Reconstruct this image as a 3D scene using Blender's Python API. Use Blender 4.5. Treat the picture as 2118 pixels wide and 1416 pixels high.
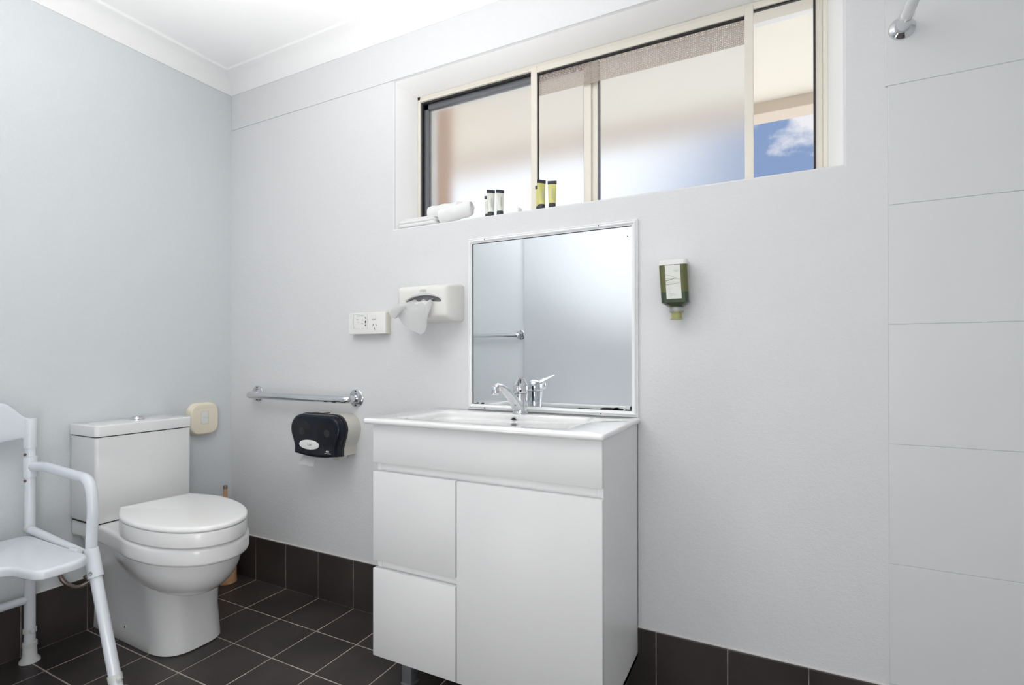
import bpy, bmesh, math, random
from mathutils import Vector, Matrix
random.seed(4)
PI = math.pi
for o in list(bpy.data.objects): bpy.data.objects.remove(o, do_unlink=True)
scn = bpy.context.scene
COL = scn.collection

# ------------------------------------------------------------------ camera
W, H = 2118.0, 1416.0
CX, CY, CZ, YAW, PIT, ROL, FPX, PX, PY = 2.3192, -1.6497, 1.0364, 0.4854, 0.0030, -0.0009, 1084.345, 1026.263, 735.286
f_ = Vector((-math.sin(YAW)*math.cos(PIT), math.cos(YAW)*math.cos(PIT), math.sin(PIT)))
r_ = Vector((math.cos(YAW), math.sin(YAW), 0)); u_ = r_.cross(f_)
R_ = r_*math.cos(ROL)+u_*math.sin(ROL); U_ = -r_*math.sin(ROL)+u_*math.cos(ROL)
cam = bpy.data.cameras.new('camera'); co = bpy.data.objects.new('camera', cam); COL.objects.link(co)
m = Matrix((R_, U_, -f_)).transposed().to_4x4(); m.translation = Vector((CX, CY, CZ)); co.matrix_world = m
cam.sensor_width = 36; cam.sensor_fit = 'HORIZONTAL'; cam.lens = FPX/W*36
cam.shift_x = (W/2-PX)/W; cam.shift_y = (PY-H/2)/W; cam.clip_start = .02
scn.camera = co

# ------------------------------------------------------------------ render look, sky, sun, lamps, fill lights
scn.view_settings.view_transform = 'Standard'; scn.view_settings.look = 'None'
scn.view_settings.exposure = 0.0; scn.view_settings.gamma = 1; scn.view_settings.use_curve_mapping = False
w = bpy.data.worlds.new('sky'); scn.world = w; w.use_nodes = True
nt = w.node_tree; nt.nodes.clear()
def N(t, **k):
    n = nt.nodes.new(t)
    for a, b in k.items(): setattr(n, a, b)
    return n
out = N('ShaderNodeOutputWorld'); bg = N('ShaderNodeBackground'); tc = N('ShaderNodeTexCoord')
mp = N('ShaderNodeMapping'); mp.inputs['Scale'].default_value = (1, 1, 1.5); mp.inputs['Location'].default_value = (.55, .3, .18)
nz = N('ShaderNodeTexNoise'); nz.inputs['Scale'].default_value = 3.4; nz.inputs['Detail'].default_value = 7; nz.inputs['Roughness'].default_value = .58
cr = N('ShaderNodeValToRGB')
cr.color_ramp.elements[0].position = .54; cr.color_ramp.elements[0].color = (.33, .47, .78, 1)
cr.color_ramp.elements[1].position = .60; cr.color_ramp.elements[1].color = (1.15, 1.15, 1.2, 1)
sepw = N('ShaderNodeSeparateXYZ'); gr = N('ShaderNodeValToRGB')
gr.color_ramp.elements[0].position = .13; gr.color_ramp.elements[0].color = (1, 1, 1, 1)
gr.color_ramp.elements[1].position = .29; gr.color_ramp.elements[1].color = (0, 0, 0, 1)
mx = N('ShaderNodeMix', data_type='RGBA')
nt.links.new(tc.outputs['Generated'], mp.inputs[0]); nt.links.new(mp.outputs[0], nz.inputs['Vector'])
nt.links.new(nz.outputs[0], cr.inputs[0]); nt.links.new(tc.outputs['Generated'], sepw.inputs[0])
bank = N('ShaderNodeMapRange'); bank.inputs['From Min'].default_value = -.03; bank.inputs['From Max'].default_value = -.26   # bright cloud bank added to the left to whiten the frosted panes
mxm = N('ShaderNodeMath', operation='MAXIMUM')
nt.links.new(sepw.outputs[2], gr.inputs[0]); nt.links.new(sepw.outputs[0], bank.inputs['Value'])
nt.links.new(gr.outputs[0], mxm.inputs[0]); nt.links.new(bank.outputs[0], mxm.inputs[1]); nt.links.new(mxm.outputs[0], mx.inputs[0])
nt.links.new(cr.outputs[0], mx.inputs[6]); mx.inputs[7].default_value = (1.75, 1.85, 2.0, 1)
nt.links.new(mx.outputs[2], bg.inputs[0]); bg.inputs[1].default_value = 1.0
nt.links.new(bg.outputs[0], out.inputs[0])

sun = bpy.data.lights.new('sun', 'SUN'); sun.energy = 7; sun.angle = .02; sun.color = (1, .98, .95)
so = bpy.data.objects.new('sun', sun); COL.objects.link(so); so.rotation_euler = (math.radians(-24), math.radians(10), 0)

LAMPS_AND_FILLS = [((1.00, -1.05, 1.95), .18, 7, (1, .985, .97)), ((2.25, -1.00, 1.95), .18, 1.5, (1, .985, .97)), ((2.40, -1.76, .95), .17, 15, (1, .985, .97)), ((1.20, -1.45, .40), .15, 6, (1, .985, .97))]  # last two: added low fills out of view, no fitting, in place of a flash
up = bpy.data.lights.new('ceiling_uplight_fill', 'AREA'); up.shape = 'DISK'; up.size = .35; up.energy = 19; up.spread = math.radians(84); up.color = (1, .985, .97)   # added unseen uplight, brightens the ceiling in place of a bounced flash
uo = bpy.data.objects.new('ceiling_uplight_fill', up); COL.objects.link(uo); uo.location = (1.60, -1.20, .40); uo.rotation_euler = Vector((-.12, -.02, 1)).to_track_quat('-Z', 'Y').to_euler()
for p, d, e, c in LAMPS_AND_FILLS:
    l = bpy.data.lights.new('lamp_or_fill_glow', 'POINT'); l.shadow_soft_size = d; l.energy = e; l.color = c  # serves the two ceiling lamps and the added low fills alike
    lo = bpy.data.objects.new('lamp_or_fill_glow', l); COL.objects.link(lo); lo.location = p

# ------------------------------------------------------------------ materials
def mat(name, col, rough=.5, metal=0., coat=0., trans=0., ior=1.45, spec=.5, alpha=1., sss=0.):
    m = bpy.data.materials.new(name); m.use_nodes = True
    b = m.node_tree.nodes['Principled BSDF']; i = b.inputs
    i['Base Color'].default_value = (*col, 1); i['Roughness'].default_value = rough; i['Metallic'].default_value = metal
    i['Coat Weight'].default_value = coat; i['Coat Roughness'].default_value = .06
    i['Transmission Weight'].default_value = trans; i['IOR'].default_value = ior
    i['Specular IOR Level'].default_value = spec; i['Alpha'].default_value = alpha
    if sss: i['Subsurface Weight'].default_value = sss; i['Subsurface Radius'].default_value = (.01, .01, .01)
    return m
def bump(m, scale, dist, detail=3, strength=1., scale2=None):
    nt = m.node_tree; b = nt.nodes['Principled BSDF']
    t = nt.nodes.new('ShaderNodeTexCoord'); n = nt.nodes.new('ShaderNodeTexNoise'); n.inputs['Scale'].default_value = scale
    n.inputs['Detail'].default_value = detail; bp = nt.nodes.new('ShaderNodeBump')
    bp.inputs['Distance'].default_value = dist; bp.inputs['Strength'].default_value = strength
    nt.links.new(t.outputs['Object'], n.inputs['Vector'])
    if scale2:
        n2 = nt.nodes.new('ShaderNodeTexNoise'); n2.inputs['Scale'].default_value = scale2; n2.inputs['Detail'].default_value = 2
        nt.links.new(t.outputs['Object'], n2.inputs['Vector'])
        a = nt.nodes.new('ShaderNodeMath'); a.operation = 'ADD'
        nt.links.new(n.outputs[0], a.inputs[0]); nt.links.new(n2.outputs[0], a.inputs[1]); nt.links.new(a.outputs[0], bp.inputs['Height'])
    else: nt.links.new(n.outputs[0], bp.inputs['Height'])
    nt.links.new(bp.outputs[0], b.inputs['Normal']); return m
def mottle(m, c1, c2, scale, detail=5, lo=.35, hi=.65):
    nt = m.node_tree; b = nt.nodes['Principled BSDF']
    t = nt.nodes.new('ShaderNodeTexCoord'); n = nt.nodes.new('ShaderNodeTexNoise'); n.inputs['Scale'].default_value = scale; n.inputs['Detail'].default_value = detail
    r = nt.nodes.new('ShaderNodeValToRGB'); r.color_ramp.elements[0].position = lo; r.color_ramp.elements[1].position = hi
    r.color_ramp.elements[0].color = (*c1, 1); r.color_ramp.elements[1].color = (*c2, 1)
    nt.links.new(t.outputs['Object'], n.inputs['Vector']); nt.links.new(n.outputs[0], r.inputs[0]); nt.links.new(r.outputs[0], b.inputs['Base Color']); return m

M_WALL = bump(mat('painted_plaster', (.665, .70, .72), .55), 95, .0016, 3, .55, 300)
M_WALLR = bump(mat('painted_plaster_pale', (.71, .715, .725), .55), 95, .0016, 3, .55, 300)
M_REVEAL = mat('white_reveal_paint', (.92, .92, .92), .5)
M_CEIL = mat('ceiling_paint', (.90, .90, .90), .6)
M_CORN = mat('cornice_paint', (.86, .86, .86), .5)
M_WTILE = mat('white_wall_tile', (.70, .71, .72), .35)
M_WGROUT = mat('white_grout', (.62, .64, .65), .8)
M_TILE = bump(mottle(mat('dark_porcelain_tile', (.04, .03, .03), .42), (.030, .024, .024), (.050, .041, .038), 4), 60, .0006, 3, .4)
M_GROUT = mottle(mat('floor_grout', (.3, .26, .23), .9), (.34, .29, .255), (.55, .49, .44), 14)
M_SKG = mottle(mat('skirting_grout', (.2, .18, .16), .9), (.14, .12, .105), (.46, .42, .38), 9)
M_CAULK = mat('caulk', (.70, .67, .66), .7)
M_CERAM = mat('white_ceramic', (.80, .80, .80), .12, coat=.5)
M_SEATP = mat('white_seat_plastic', (.82, .82, .815), .2, coat=.2)
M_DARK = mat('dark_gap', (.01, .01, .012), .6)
M_CHROME = mat('chrome', (.70, .71, .73), .07, 1.)
M_STEEL = mat('polished_steel', (.62, .63, .65), .16, 1.)
M_GLOSS = mat('white_gloss_laminate', (.75, .75, .75), .42)
M_EDGE = mat('white_carcass', (.84, .84, .84), .35)
M_BASIN = mat('basin_ceramic', (.86, .86, .855), .1, coat=.6)
M_MIRROR = mat('mirror_silver', (.90, .93, .945), .0, 1.)
M_MFRAME = mat('white_mirror_frame', (.84, .85, .86), .3, coat=.2)
M_BLACK = mat('black_plastic', (.012, .012, .014), .3)
M_SMOKE = mat('smoked_navy_cover', (.008, .010, .018), .16, spec=.3)
M_SMOKE2 = mat('smoked_navy_cover_dim', (.006, .007, .012), .16, spec=.3)
M_BEIGE = mat('warm_grey_plastic', (.60, .59, .54), .4)
M_CREAM = mat('cream_plastic', (.86, .79, .64), .35)
M_WPLAS = mat('white_plastic', (.80, .80, .78), .35)
M_YEL = mat('yellowed_plastic', (.74, .71, .56), .4)
M_GREYP = mat('grey_print', (.25, .25, .26), .6)
M_LGREY = mat('pale_grey_print', (.5, .51, .52), .6)
M_PAPER = mat('tissue_paper', (.88, .88, .88), .9, sss=.0)
M_PEACH = mat('peach_plastic', (.62, .36, .19), .4)
M_POWDER = mat('powder_coated_tube', (.70, .74, .79), .25, coat=.2)
M_CHPLAS = mat('chair_plastic', (.70, .735, .775), .22, coat=.2)
M_FOOT = mat('pale_rubber', (.62, .63, .62), .6)
M_BRAID = mat('braided_hose', (.22, .18, .16), .35, .7)
M_TOWEL = bump(mat('white_towelling', (.86, .86, .86), .95), 500, .002, 2)
M_FRAME = mat('cream_aluminium', (.78, .74, .65), .4)
M_GASKET = mat('black_gasket', (.02, .02, .022), .5)
M_TRACK = mat('grey_track', (.16, .165, .18), .4, .5)
M_RENDER = mat('terracotta_render', (.62, .38, .24), .8)
M_SOFFIT = mat('cream_soffit', (.86, .82, .72), .7)
M_BEAM = mat('fascia_paint', (.70, .60, .50), .7)
M_GROUND = mat('pale_concrete', (.60, .60, .585), .9)
M_LEG = mat('silver_leg', (.30, .31, .34), .35, .6)
M_LAMP = mat('opal_glass', (.9, .9, .88), .3)
M_REAR = mat('rear_wall_paint', (.78, .81, .83), .5)
M_DOOR = mat('door_paint', (.60, .625, .66), .7)
M_HOLE = mat('dark_hole', (.02, .02, .02), .8)

def glassmat(name, col, rough, haze):
    m = bpy.data.materials.new(name); m.use_nodes = True; nt = m.node_tree; nt.nodes.clear()
    o = nt.nodes.new('ShaderNodeOutputMaterial'); g = nt.nodes.new('ShaderNodeBsdfRefraction'); g.inputs[0].default_value = (*col, 1); g.inputs[1].default_value = rough; g.inputs['IOR'].default_value = 1.18
    t = nt.nodes.new('ShaderNodeBsdfTranslucent'); t.inputs[0].default_value = (*col, 1)
    x = nt.nodes.new('ShaderNodeMixShader'); x.inputs[0].default_value = haze
    nt.links.new(g.outputs[0], x.inputs[1]); nt.links.new(t.outputs[0], x.inputs[2]); nt.links.new(x.outputs[0], o.inputs[0]); return m
M_FROST = glassmat('frosted_glass', (.80, .805, .81), .44, .12)
def screenmat(name, col, cover):
    m = bpy.data.materials.new(name); m.use_nodes = True; nt = m.node_tree; nt.nodes.clear()
    o = nt.nodes.new('ShaderNodeOutputMaterial'); a = nt.nodes.new('ShaderNodeBsdfTransparent'); d = nt.nodes.new('ShaderNodeBsdfDiffuse'); d.inputs[0].default_value = (*col, 1)
    x = nt.nodes.new('ShaderNodeMixShader'); x.inputs[0].default_value = cover
    nt.links.new(a.outputs[0], x.inputs[1]); nt.links.new(d.outputs[0], x.inputs[2]); nt.links.new(x.outputs[0], o.inputs[0]); return m, x
M_SCREEN, _x = screenmat('fly_screen', (.05, .05, .06), .14)
M_MESH, _x = screenmat('perforated_film', (.50, .43, .38), .5)
nt = M_MESH.node_tree
t = nt.nodes.new('ShaderNodeTexCoord'); v = nt.nodes.new('ShaderNodeTexVoronoi'); v.inputs['Scale'].default_value = 175
v.inputs['Randomness'].default_value = .25
r = nt.nodes.new('ShaderNodeValToRGB'); r.color_ramp.elements[0].position = .30; r.color_ramp.elements[1].position = .46
r.color_ramp.elements[0].color = (.15, .15, .15, 1); r.color_ramp.elements[1].color = (.92, .92, .92, 1)
nt.links.new(t.outputs['Object'], v.inputs['Vector']); nt.links.new(v.outputs['Distance'], r.inputs[0]); nt.links.new(r.outputs[0], _x.inputs[0])

# ------------------------------------------------------------------ mesh helpers
def obj(name, bm, m, parent=None, smooth=None):
    bmesh.ops.recalc_face_normals(bm, faces=bm.faces)
    me = bpy.data.meshes.new(name); bm.to_mesh(me); bm.free()
    for k in (m if isinstance(m, (list, tuple)) else [m]): me.materials.append(k)
    o = bpy.data.objects.new(name, me); COL.objects.link(o)
    if smooth is not None:
        me.shade_smooth() if hasattr(me, 'shade_smooth') else None
        for p in me.polygons: p.use_smooth = True
        me.set_sharp_from_angle(angle=math.radians(smooth))
    if parent:
        o.parent = parent; o.matrix_parent_inverse = Matrix.Identity(4)
        o.location = -parent.location  # meshes are written in room coordinates; parents carry no rotation
        if parent.parent: o.location = Vector((0, 0, 0)) if parent.type == 'MESH' else o.location
    return o
def thing(name, label, cat, loc, group=None):
    o = bpy.data.objects.new(name, None); COL.objects.link(o); o.location = loc; o.empty_display_size = .05
    o['label'] = label; o['category'] = cat
    if group: o['group'] = group
    return o
SPLIT = {'joint_gap', 'worn_silvering', 'seat_lug', 'hinge', 'screw', 'screw_cover', 'push_button', 'shaver_slot', 'socket_slot', 'valve', 'rebate_shadow_strip', 'seat_lid_gap', 'soap_residue'}
def islands(bm):
    bm.verts.index_update(); seen = set(); out = []
    for v in bm.verts:
        if v in seen: continue
        st = [v]; seen.add(v); comp = []
        while st:
            a = st.pop(); comp.append(a)
            for e in a.link_edges:
                c = e.other_vert(a)
                if c not in seen: seen.add(c); st.append(c)
        n = bmesh.new(); mp_ = {a: n.verts.new(a.co) for a in comp}; fs = set(f for a in comp for f in a.link_faces)
        for f in fs: n.faces.new([mp_[a] for a in f.verts]).material_index = f.material_index
        out.append(n)
    bm.free(); return out
def part(name, bm, m, parent, smooth=None, label=None):
    if name in SPLIT:
        ps = islands(bm)
        if len(ps) > 1:
            SPLIT.discard(name)
            for q in ps: r_ = part(name, q, m, parent, smooth, label)
            SPLIT.add(name); return r_
        bm = ps[0]
    """parent may be the thing's Empty (local frame at its base) or a part mesh (same frame as the Empty)"""
    o = obj(name, bm, m, None, smooth); o.parent = parent
    o.location = -parent.location if parent.type == 'EMPTY' else (0, 0, 0)
    if label: o['label'] = label
    return o
def tag(o, label, cat, group=None):
    o['label'] = label; o['category'] = cat
    if group: o['group'] = group
    return o
def struct(name, bm, m, smooth=None, parent=None):
    o = obj(name, bm, m, None, smooth)
    if parent: o.parent = parent
    else: o['kind'] = 'structure'
    return o
def BM(): return bmesh.new()
def box(bm, a, b, bev=0., seg=2, mi=0):
    t = bmesh.new(); bmesh.ops.create_cube(t, size=1)
    for v in t.verts: v.co = Vector([(a[i]+b[i])/2+v.co[i]*(b[i]-a[i]) for i in range(3)])
    if bev: bmesh.ops.bevel(t, geom=t.edges[:], offset=bev, segments=seg, profile=.5, affect='EDGES')
    for f in t.faces: f.material_index = mi
    merge(bm, t); return bm
def merge(bm, t, mtx=None):
    if mtx: bmesh.ops.transform(t, matrix=mtx, verts=t.verts)
    me = bpy.data.meshes.new('tmp'); t.to_mesh(me); t.free(); bm.from_mesh(me); bpy.data.meshes.remove(me)
def loft(bm, rings, cap0=True, cap1=True, mi=0, closed=True):
    vs = [[bm.verts.new(p) for p in r] for r in rings]; n = len(rings[0])
    for a, b in zip(vs, vs[1:]):
        for i in range(n if closed else n-1):
            j = (i+1) % n
            f = bm.faces.new((a[i], a[j], b[j], b[i])); f.material_index = mi
    if cap0: bm.faces.new(vs[0][::-1]).material_index = mi
    if cap1: bm.faces.new(vs[-1]).material_index = mi
    return bm
def frame_of(d):
    d = Vector(d).normalized(); u = Vector((0, 0, 1)) if abs(d.z) < .9 else Vector((1, 0, 0))
    a = d.cross(u).normalized(); return a, a.cross(d).normalized()
def tube(bm, pts, r, n=20, mi=0, caps=True):
    """round tube through pts (parallel-transported frames); r number or list"""
    pts = [Vector(p) for p in pts]; k = len(pts); rs = r if isinstance(r, (list, tuple)) else [r]*k
    T = []
    for i in range(k):
        a = pts[max(i-1, 0)]; b = pts[min(i+1, k-1)]; T.append((b-a).normalized())
    a, b = frame_of(T[0]); rings = []
    for i in range(k):
        if i:
            q = T[i-1].rotation_difference(T[i]); a = q @ a
        b = T[i].cross(a).normalized(); a = b.cross(T[i]).normalized()
        rings.append([pts[i]+a*rs[i]*math.cos(2*PI*j/n)+b*rs[i]*math.sin(2*PI*j/n) for j in range(n)])
    return loft(bm, rings, caps, caps, mi)
def bend(pts, rad, n=8):
    """round the corners of a polyline"""
    pts = [Vector(p) for p in pts]; o = [pts[0]]
    for i in range(1, len(pts)-1):
        p = pts[i]; a = (pts[i-1]-p); b = (pts[i+1]-p); d = min(rad, a.length*.49, b.length*.49)
        s = p+a.normalized()*d; e = p+b.normalized()*d
        for k in range(n+1):
            t = k/n; o.append(s*(1-t)**2+p*2*t*(1-t)+e*t*t)
    o.append(pts[-1]); return o
def lathe(bm, prof, c=(0, 0, 0), axis=(0, 0, 1), n=32, mi=0, cap0=True, cap1=True):
    a, b = frame_of(axis); ax = Vector(axis).normalized(); c = Vector(c)
    rings = [[c+ax*h+a*r*math.cos(2*PI*j/n)+b*r*math.sin(2*PI*j/n) for j in range(n)] for r, h in prof]
    return loft(bm, rings, cap0, cap1, mi)
def rrect(cx, cy, hx, hy, r, n=6):
    o = []
    for k, (sx, sy) in enumerate(((1, 1), (-1, 1), (-1, -1), (1, -1))):
        for i in range(n+1):
            a = PI/2*k+PI/2*i/n; o.append((cx+sx*(hx-r)+r*math.cos(a), cy+sy*(hy-r)+r*math.sin(a)))
    return o
def prism(bm, outline, lift, d0, d1, bev=0., mi=0):
    """outline 2D -> lift(u, v, d) 3D, from depth d0 to d1 with optional rounded front edge (d1 end)"""
    if bev:
        cx = sum(p[0] for p in outline)/len(outline); cy = sum(p[1] for p in outline)/len(outline)
        s = 1 if d1 > d0 else -1; rings = [[lift(u, v, d0) for u, v in outline]]
        for k in range(5):
            a = PI/2*k/4; sh = bev*(1-math.cos(a)); dd = d1-s*bev+s*bev*math.sin(a)
            rings.append([lift(*shrink(outline, i, sh), dd) for i in range(len(outline))])
        return loft(bm, rings, mi=mi)
    return loft(bm, [[lift(u, v, d0) for u, v in outline], [lift(u, v, d1) for u, v in outline]], mi=mi)
def shrink(ol, i, d):
    n = len(ol); p = Vector(ol[i]); a = Vector(ol[i-1]); b = Vector(ol[(i+1) % n])
    e = (b-a)
    if e.length < 1e-9: return p
    e.normalize(); nrm = Vector((-e.y, e.x))
    ar = sum(ol[k][0]*ol[(k+1) % n][1]-ol[(k+1) % n][0]*ol[k][1] for k in range(n))
    if ar < 0: nrm = -nrm
    return p+nrm*d
XZ = lambda u, v, d: Vector((u, d, v))      # outline in the back wall's plane, depth = y
YZ = lambda u, v, d: Vector((d, u, v))      # outline in the left wall's plane, depth = x
XY = lambda u, v, d: Vector((u, v, d))
def text_bm(s, size, mtx, depth=.0002):
    c = bpy.data.curves.new('t', 'FONT'); c.body = s; c.size = size; c.extrude = depth; c.align_x = 'CENTER'; c.align_y = 'CENTER'; c.resolution_u = 3
    o = bpy.data.objects.new('t', c); COL.objects.link(o); bpy.context.view_layer.update()
    me = bpy.data.meshes.new_from_object(o.evaluated_get(bpy.context.evaluated_depsgraph_get()))
    bm = bmesh.new(); bm.from_mesh(me); bmesh.ops.transform(bm, matrix=mtx, verts=bm.verts)
    bpy.data.objects.remove(o); bpy.data.meshes.remove(me); return bm
def on_back(x, y, z): return Matrix.Translation((x, y, z)) @ Matrix.Rotation(PI/2, 4, 'X')

# ------------------------------------------------------------------ setting
RX, RY, CH = 3.6, -2.0, 2.38
SK = .198
b = BM()
# back wall: face with the window opening, softly rounded reveal
o0 = [(0, 0), (RX, 0), (RX, CH+.05), (0, CH+.05)]
FO = (.994, 2.486, 1.545, 2.132); BO = (1.028, 2.460, 1.547, 2.106)
def ringw(r, y): return [(r[0], y, r[2]), (r[1], y, r[2]), (r[1], y, r[3]), (r[0], y, r[3])]
e = .006
FO2 = (FO[0]-e, FO[1]+e, FO[2]-e, FO[3]+e)
rings = [[(x, 0, z) for x, z in o0], ringw(FO2, 0), ringw((FO[0]-e*.3, FO[1]+e*.3, FO[2]-e*.3, FO[3]+e*.3), e*.3), ringw(FO, e)]
loft(b, rings, False, False, 0)
loft(b, [ringw(FO, e), ringw(BO, .105), ringw(BO, .25)], False, False, 1)
loft(b, [ringw(BO, .25), [(x*1.0, .25, z) for x, z in ((-.3, -.3), (RX+.3, -.3), (RX+.3, 2.8), (-.3, 2.8))]], False, False, 0)
# raised plaster band above the left part, its lower edge showing
box(b, (0, -.0030, FO[3]+.003), (2.572, .0, CH), .0012, 2)
struct('wall_back', b, [M_WALLR, M_REVEAL])
b = BM(); box(b, (-.2, RY-.15, -.05), (0, .25, CH+.05)); struct('wall_left', b, M_WALL)
b = BM(); box(b, (0, RY-.15, -.05), (RX, RY, CH+.05)); struct('wall_rear', b, M_REAR)
b = BM(); box(b, (RX, RY-.15, -.05), (RX+.2, .25, CH+.05)); struct('wall_right', b, M_WTILE)
b = BM(); box(b, (-.2, RY-.15, CH), (RX+.2, .25, CH+.12)); struct('ceiling', b, M_CEIL)
# white tiled part of the back wall (shower corner): large tiles in courses of 303 mm
b = BM(); box(b, (2.580, -.0045, SK), (RX, .0, CH), mi=1)
z0 = .512-.3033
for k in range(8):
    za = z0+.3033*k; zb = min(za+.3033, CH)
    za = max(za, SK)
    xs = 2.580 if k < 5 else 2.574
    while xs < RX:
        box(b, (xs+.0006, -.0062, za+.0006), (min(xs+.60, RX)-.0006, -.001, zb-.0006), .0008, 1); xs += .60
struct('wall_back_tiled', b, [M_WTILE, M_WGROUT])
# cornice
prof = [(0, 2.300), (.006, 2.300), (.007, 2.306)]
for k in range(1, 9):
    a = PI/2*k/9; prof.append((.007+.066*(1-math.cos(a)), 2.306+.060*math.sin(a)))
prof += [(.076, 2.367), (.083, 2.369), (.084, CH), (0, CH)]
for nm, fn, L in (('trim_back', lambda d, z, s: Vector((s, -d, z)), RX), ('trim_left', lambda d, z, s: Vector((d, s, z)), RY)):
    b = BM(); loft(b, [[fn(d, z, (d if True else 0)*(1 if L > 0 else -1)) for d, z in prof], [fn(d, z, L) for d, z in prof]])
    struct(nm, b, M_CORN, 40)
# floor: dark 200 mm tiles
b = BM(); box(b, (0, RY, -.05), (RX, .0, -.0012), mi=1)
G = .0022
xs = [0]+[.186+.2*i for i in range(18)]; xs = [x for x in xs if x < RX]+[RX]
ys = [0]+[-.208-.2*i for i in range(9)]+[RY]
for i in range(len(xs)-1):
    for j in range(len(ys)-1):
        if ys[j]-ys[j+1] < .01: continue
        box(b, (xs[i]+G, ys[j+1]+G, -.01), (xs[i+1]-G, ys[j]-G, 0), .0010, 1)
struct('floor', b, [M_TILE, M_GROUT])
b = BM(); box(b, (0.01, -.0085, 0), (RX, 0, SK-.001), mi=1)
sx = [.010]+[.186+.2*i for i in range(9)]+[2.003+.2*i for i in range(8)]+[RX]
for i in range(len(sx)-1):
    if sx[i+1]-sx[i] < .03: continue
    box(b, (sx[i]+.0014, -.0100, .0012), (sx[i+1]-.0014, -.001, SK), .0010, 1)
box(b, (0, -.004, SK-.001), (2.580, .0, SK+.004), .001, 1, mi=2)
struct('baseboard_back', b, [M_TILE, M_SKG, M_CAULK])
b = BM(); box(b, (0, RY, 0), (.0085, 0, SK-.001), mi=1)
sy = [-.010, -.208, -.408, -.608, -.808, -1.008, -1.208, -1.408, -1.608, -1.808, RY]
for i in range(len(sy)-1): box(b, (.001, sy[i+1]+.0014, .0012), (.0100, sy[i]-.0014, SK), .0010, 1)
box(b, (0, RY, SK-.001), (.004, 0, SK+.004), .001, 1, mi=2)
struct('baseboard_left', b, [M_TILE, M_SKG, M_CAULK])
# rear door seen in the mirror
b = BM(); box(b, (.655, RY, .012), (1.70, RY+.035, 2.10), .003); dr = struct('door_1', b, M_DOOR)
# window
wf = BM()
X0, X1, Z0, Z1 = BO[0], BO[1], BO[2], BO[3]; yf = .108
fw = .022
box(wf, (X0, yf, Z0), (X0+.012, .20, Z1), .001, 1); box(wf, (X1-.012, yf, Z0), (X1, .20, Z1), .001, 1)
box(wf, (X0, yf, Z1-.014), (X1, .20, Z1), .001, 1); box(wf, (X0, yf, Z0), (X1, .20, Z0+.014), .001, 1)
win = struct('window_1', wf, M_FRAME)
b = BM()   # inner screen frame: bottom, top, mullions
yy = yf-.004
for (a, c) in ((1.539, 1.563), (2.246, 2.270)): box(b, (a, yy-.002, Z0+.002), (c, .122, Z1-.012), .0015, 2)
box(b, (1.563, yy, Z1-.034), (2.246, .122, Z1-.012), .001, 1)
box(b, (X0+.010, yy+.002, Z1-.022), (1.539, .122, Z1-.012), .001, 1); box(b, (2.27, yy+.002, Z1-.022), (X1-.01, .122, Z1-.012), .001, 1)
box(b, (X0+.010, yy, Z0+.010), (X1-.01, .122, Z0+.026), .001, 1)
box(b, (X1-.030, .118, Z0+.01), (X1-.012, .125, Z1-.014), .001, 1)
struct('window_mullion', b, M_FRAME, parent=win)
b = BM()   # black seals
box(b, (X0+.012, .116, Z0+.02), (X0+.019, .134, Z1-.02), .0005, 1); box(b, (X0+.012, .116, Z1-.029), (1.539, .134, Z1-.020), .0005, 1)
box(b, (1.563, .110, Z1-.039), (2.246, .120, Z1-.032), .0005, 1); box(b, (1.563, .112, Z0+.02), (1.5655, .118, Z1-.034), .0003, 1)
box(b, (2.27, .112, Z1-.027), (X1-.02, .12, Z1-.021), .0003, 1); box(b, (X1-.035, .113, Z0+.02), (X1-.030, .123, Z1-.02), .0003, 1)
struct('window_seal', b, M_GASKET, parent=win)
b = BM()   # grey sash channel behind left pane
box(b, (X0+.019, .128, Z0+.01), (X0+.040, .150, Z1-.02), .001, 1); box(b, (X0+.019, .128, Z1-.050), (1.745, .150, Z1-.027), .001, 1)
struct('window_track', b, M_TRACK, parent=win)
b = BM(); box(b, (X0+.03, .138, Z0+.012), (1.745, .142, Z1-.045)); struct('frosted_pane', b, M_FROST, parent=win)
b = BM(); box(b, (1.765, .158, Z0+.012), (2.262, .162, Z1-.03)); struct('frosted_pane', b, M_FROST, parent=win)
b = BM()   # sash stiles behind
box(b, (1.733, .128, Z0+.012), (1.758, .152, Z1-.03), .001, 1); box(b, (1.758, .138, Z0+.012), (1.7785, .17, Z1-.03), .001, 1)
struct('sash_stile', b, M_FRAME, parent=win)
b = BM(); box(b, (1.7300, .134, Z0+.012), (1.7335, .15, Z1-.03)); box(b, (1.7785, .142, Z0+.012), (1.7815, .165, Z1-.03)); struct('sash_seal', b, M_TRACK, parent=win)
b = BM(); box(b, (1.564, .1195, 1.992), (2.245, .1205, Z1-.034)); struct('mesh_strip', b, M_MESH, parent=win)
b = BM(); box(b, (2.27, .1155, Z0+.02), (X1-.03, .1160, Z1-.022)); struct('fly_screen', b, M_SCREEN, parent=win)
# outside: eave over the window, neighbouring rendered wall, ground
b = BM(); box(b, (-1.5, .25, 2.36), (6, 1.62, 2.40)); struct('eave_soffit', b, M_SOFFIT)
b = BM(); box(b, (-1.5, 1.40, 2.300), (6, 1.47, 2.42), .004); box(b, (-1.5, 1.47, 2.325), (6, 1.60, 2.45), .004); struct('eave_beam', b, M_BEAM)
b = BM(); box(b, (-1.5, -2.6, 2.55), (6, 1.9, 2.60)); struct('roof', b, M_BEAM)
b = BM(); box(b, (-.5, .25, -.3), (.985, .44, 2.36)); struct('wall_outside', b, M_RENDER)
b = BM(); box(b, (-25, -8, -.35), (25, 40, -.30)); struct('ground', b, M_GROUND)
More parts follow.
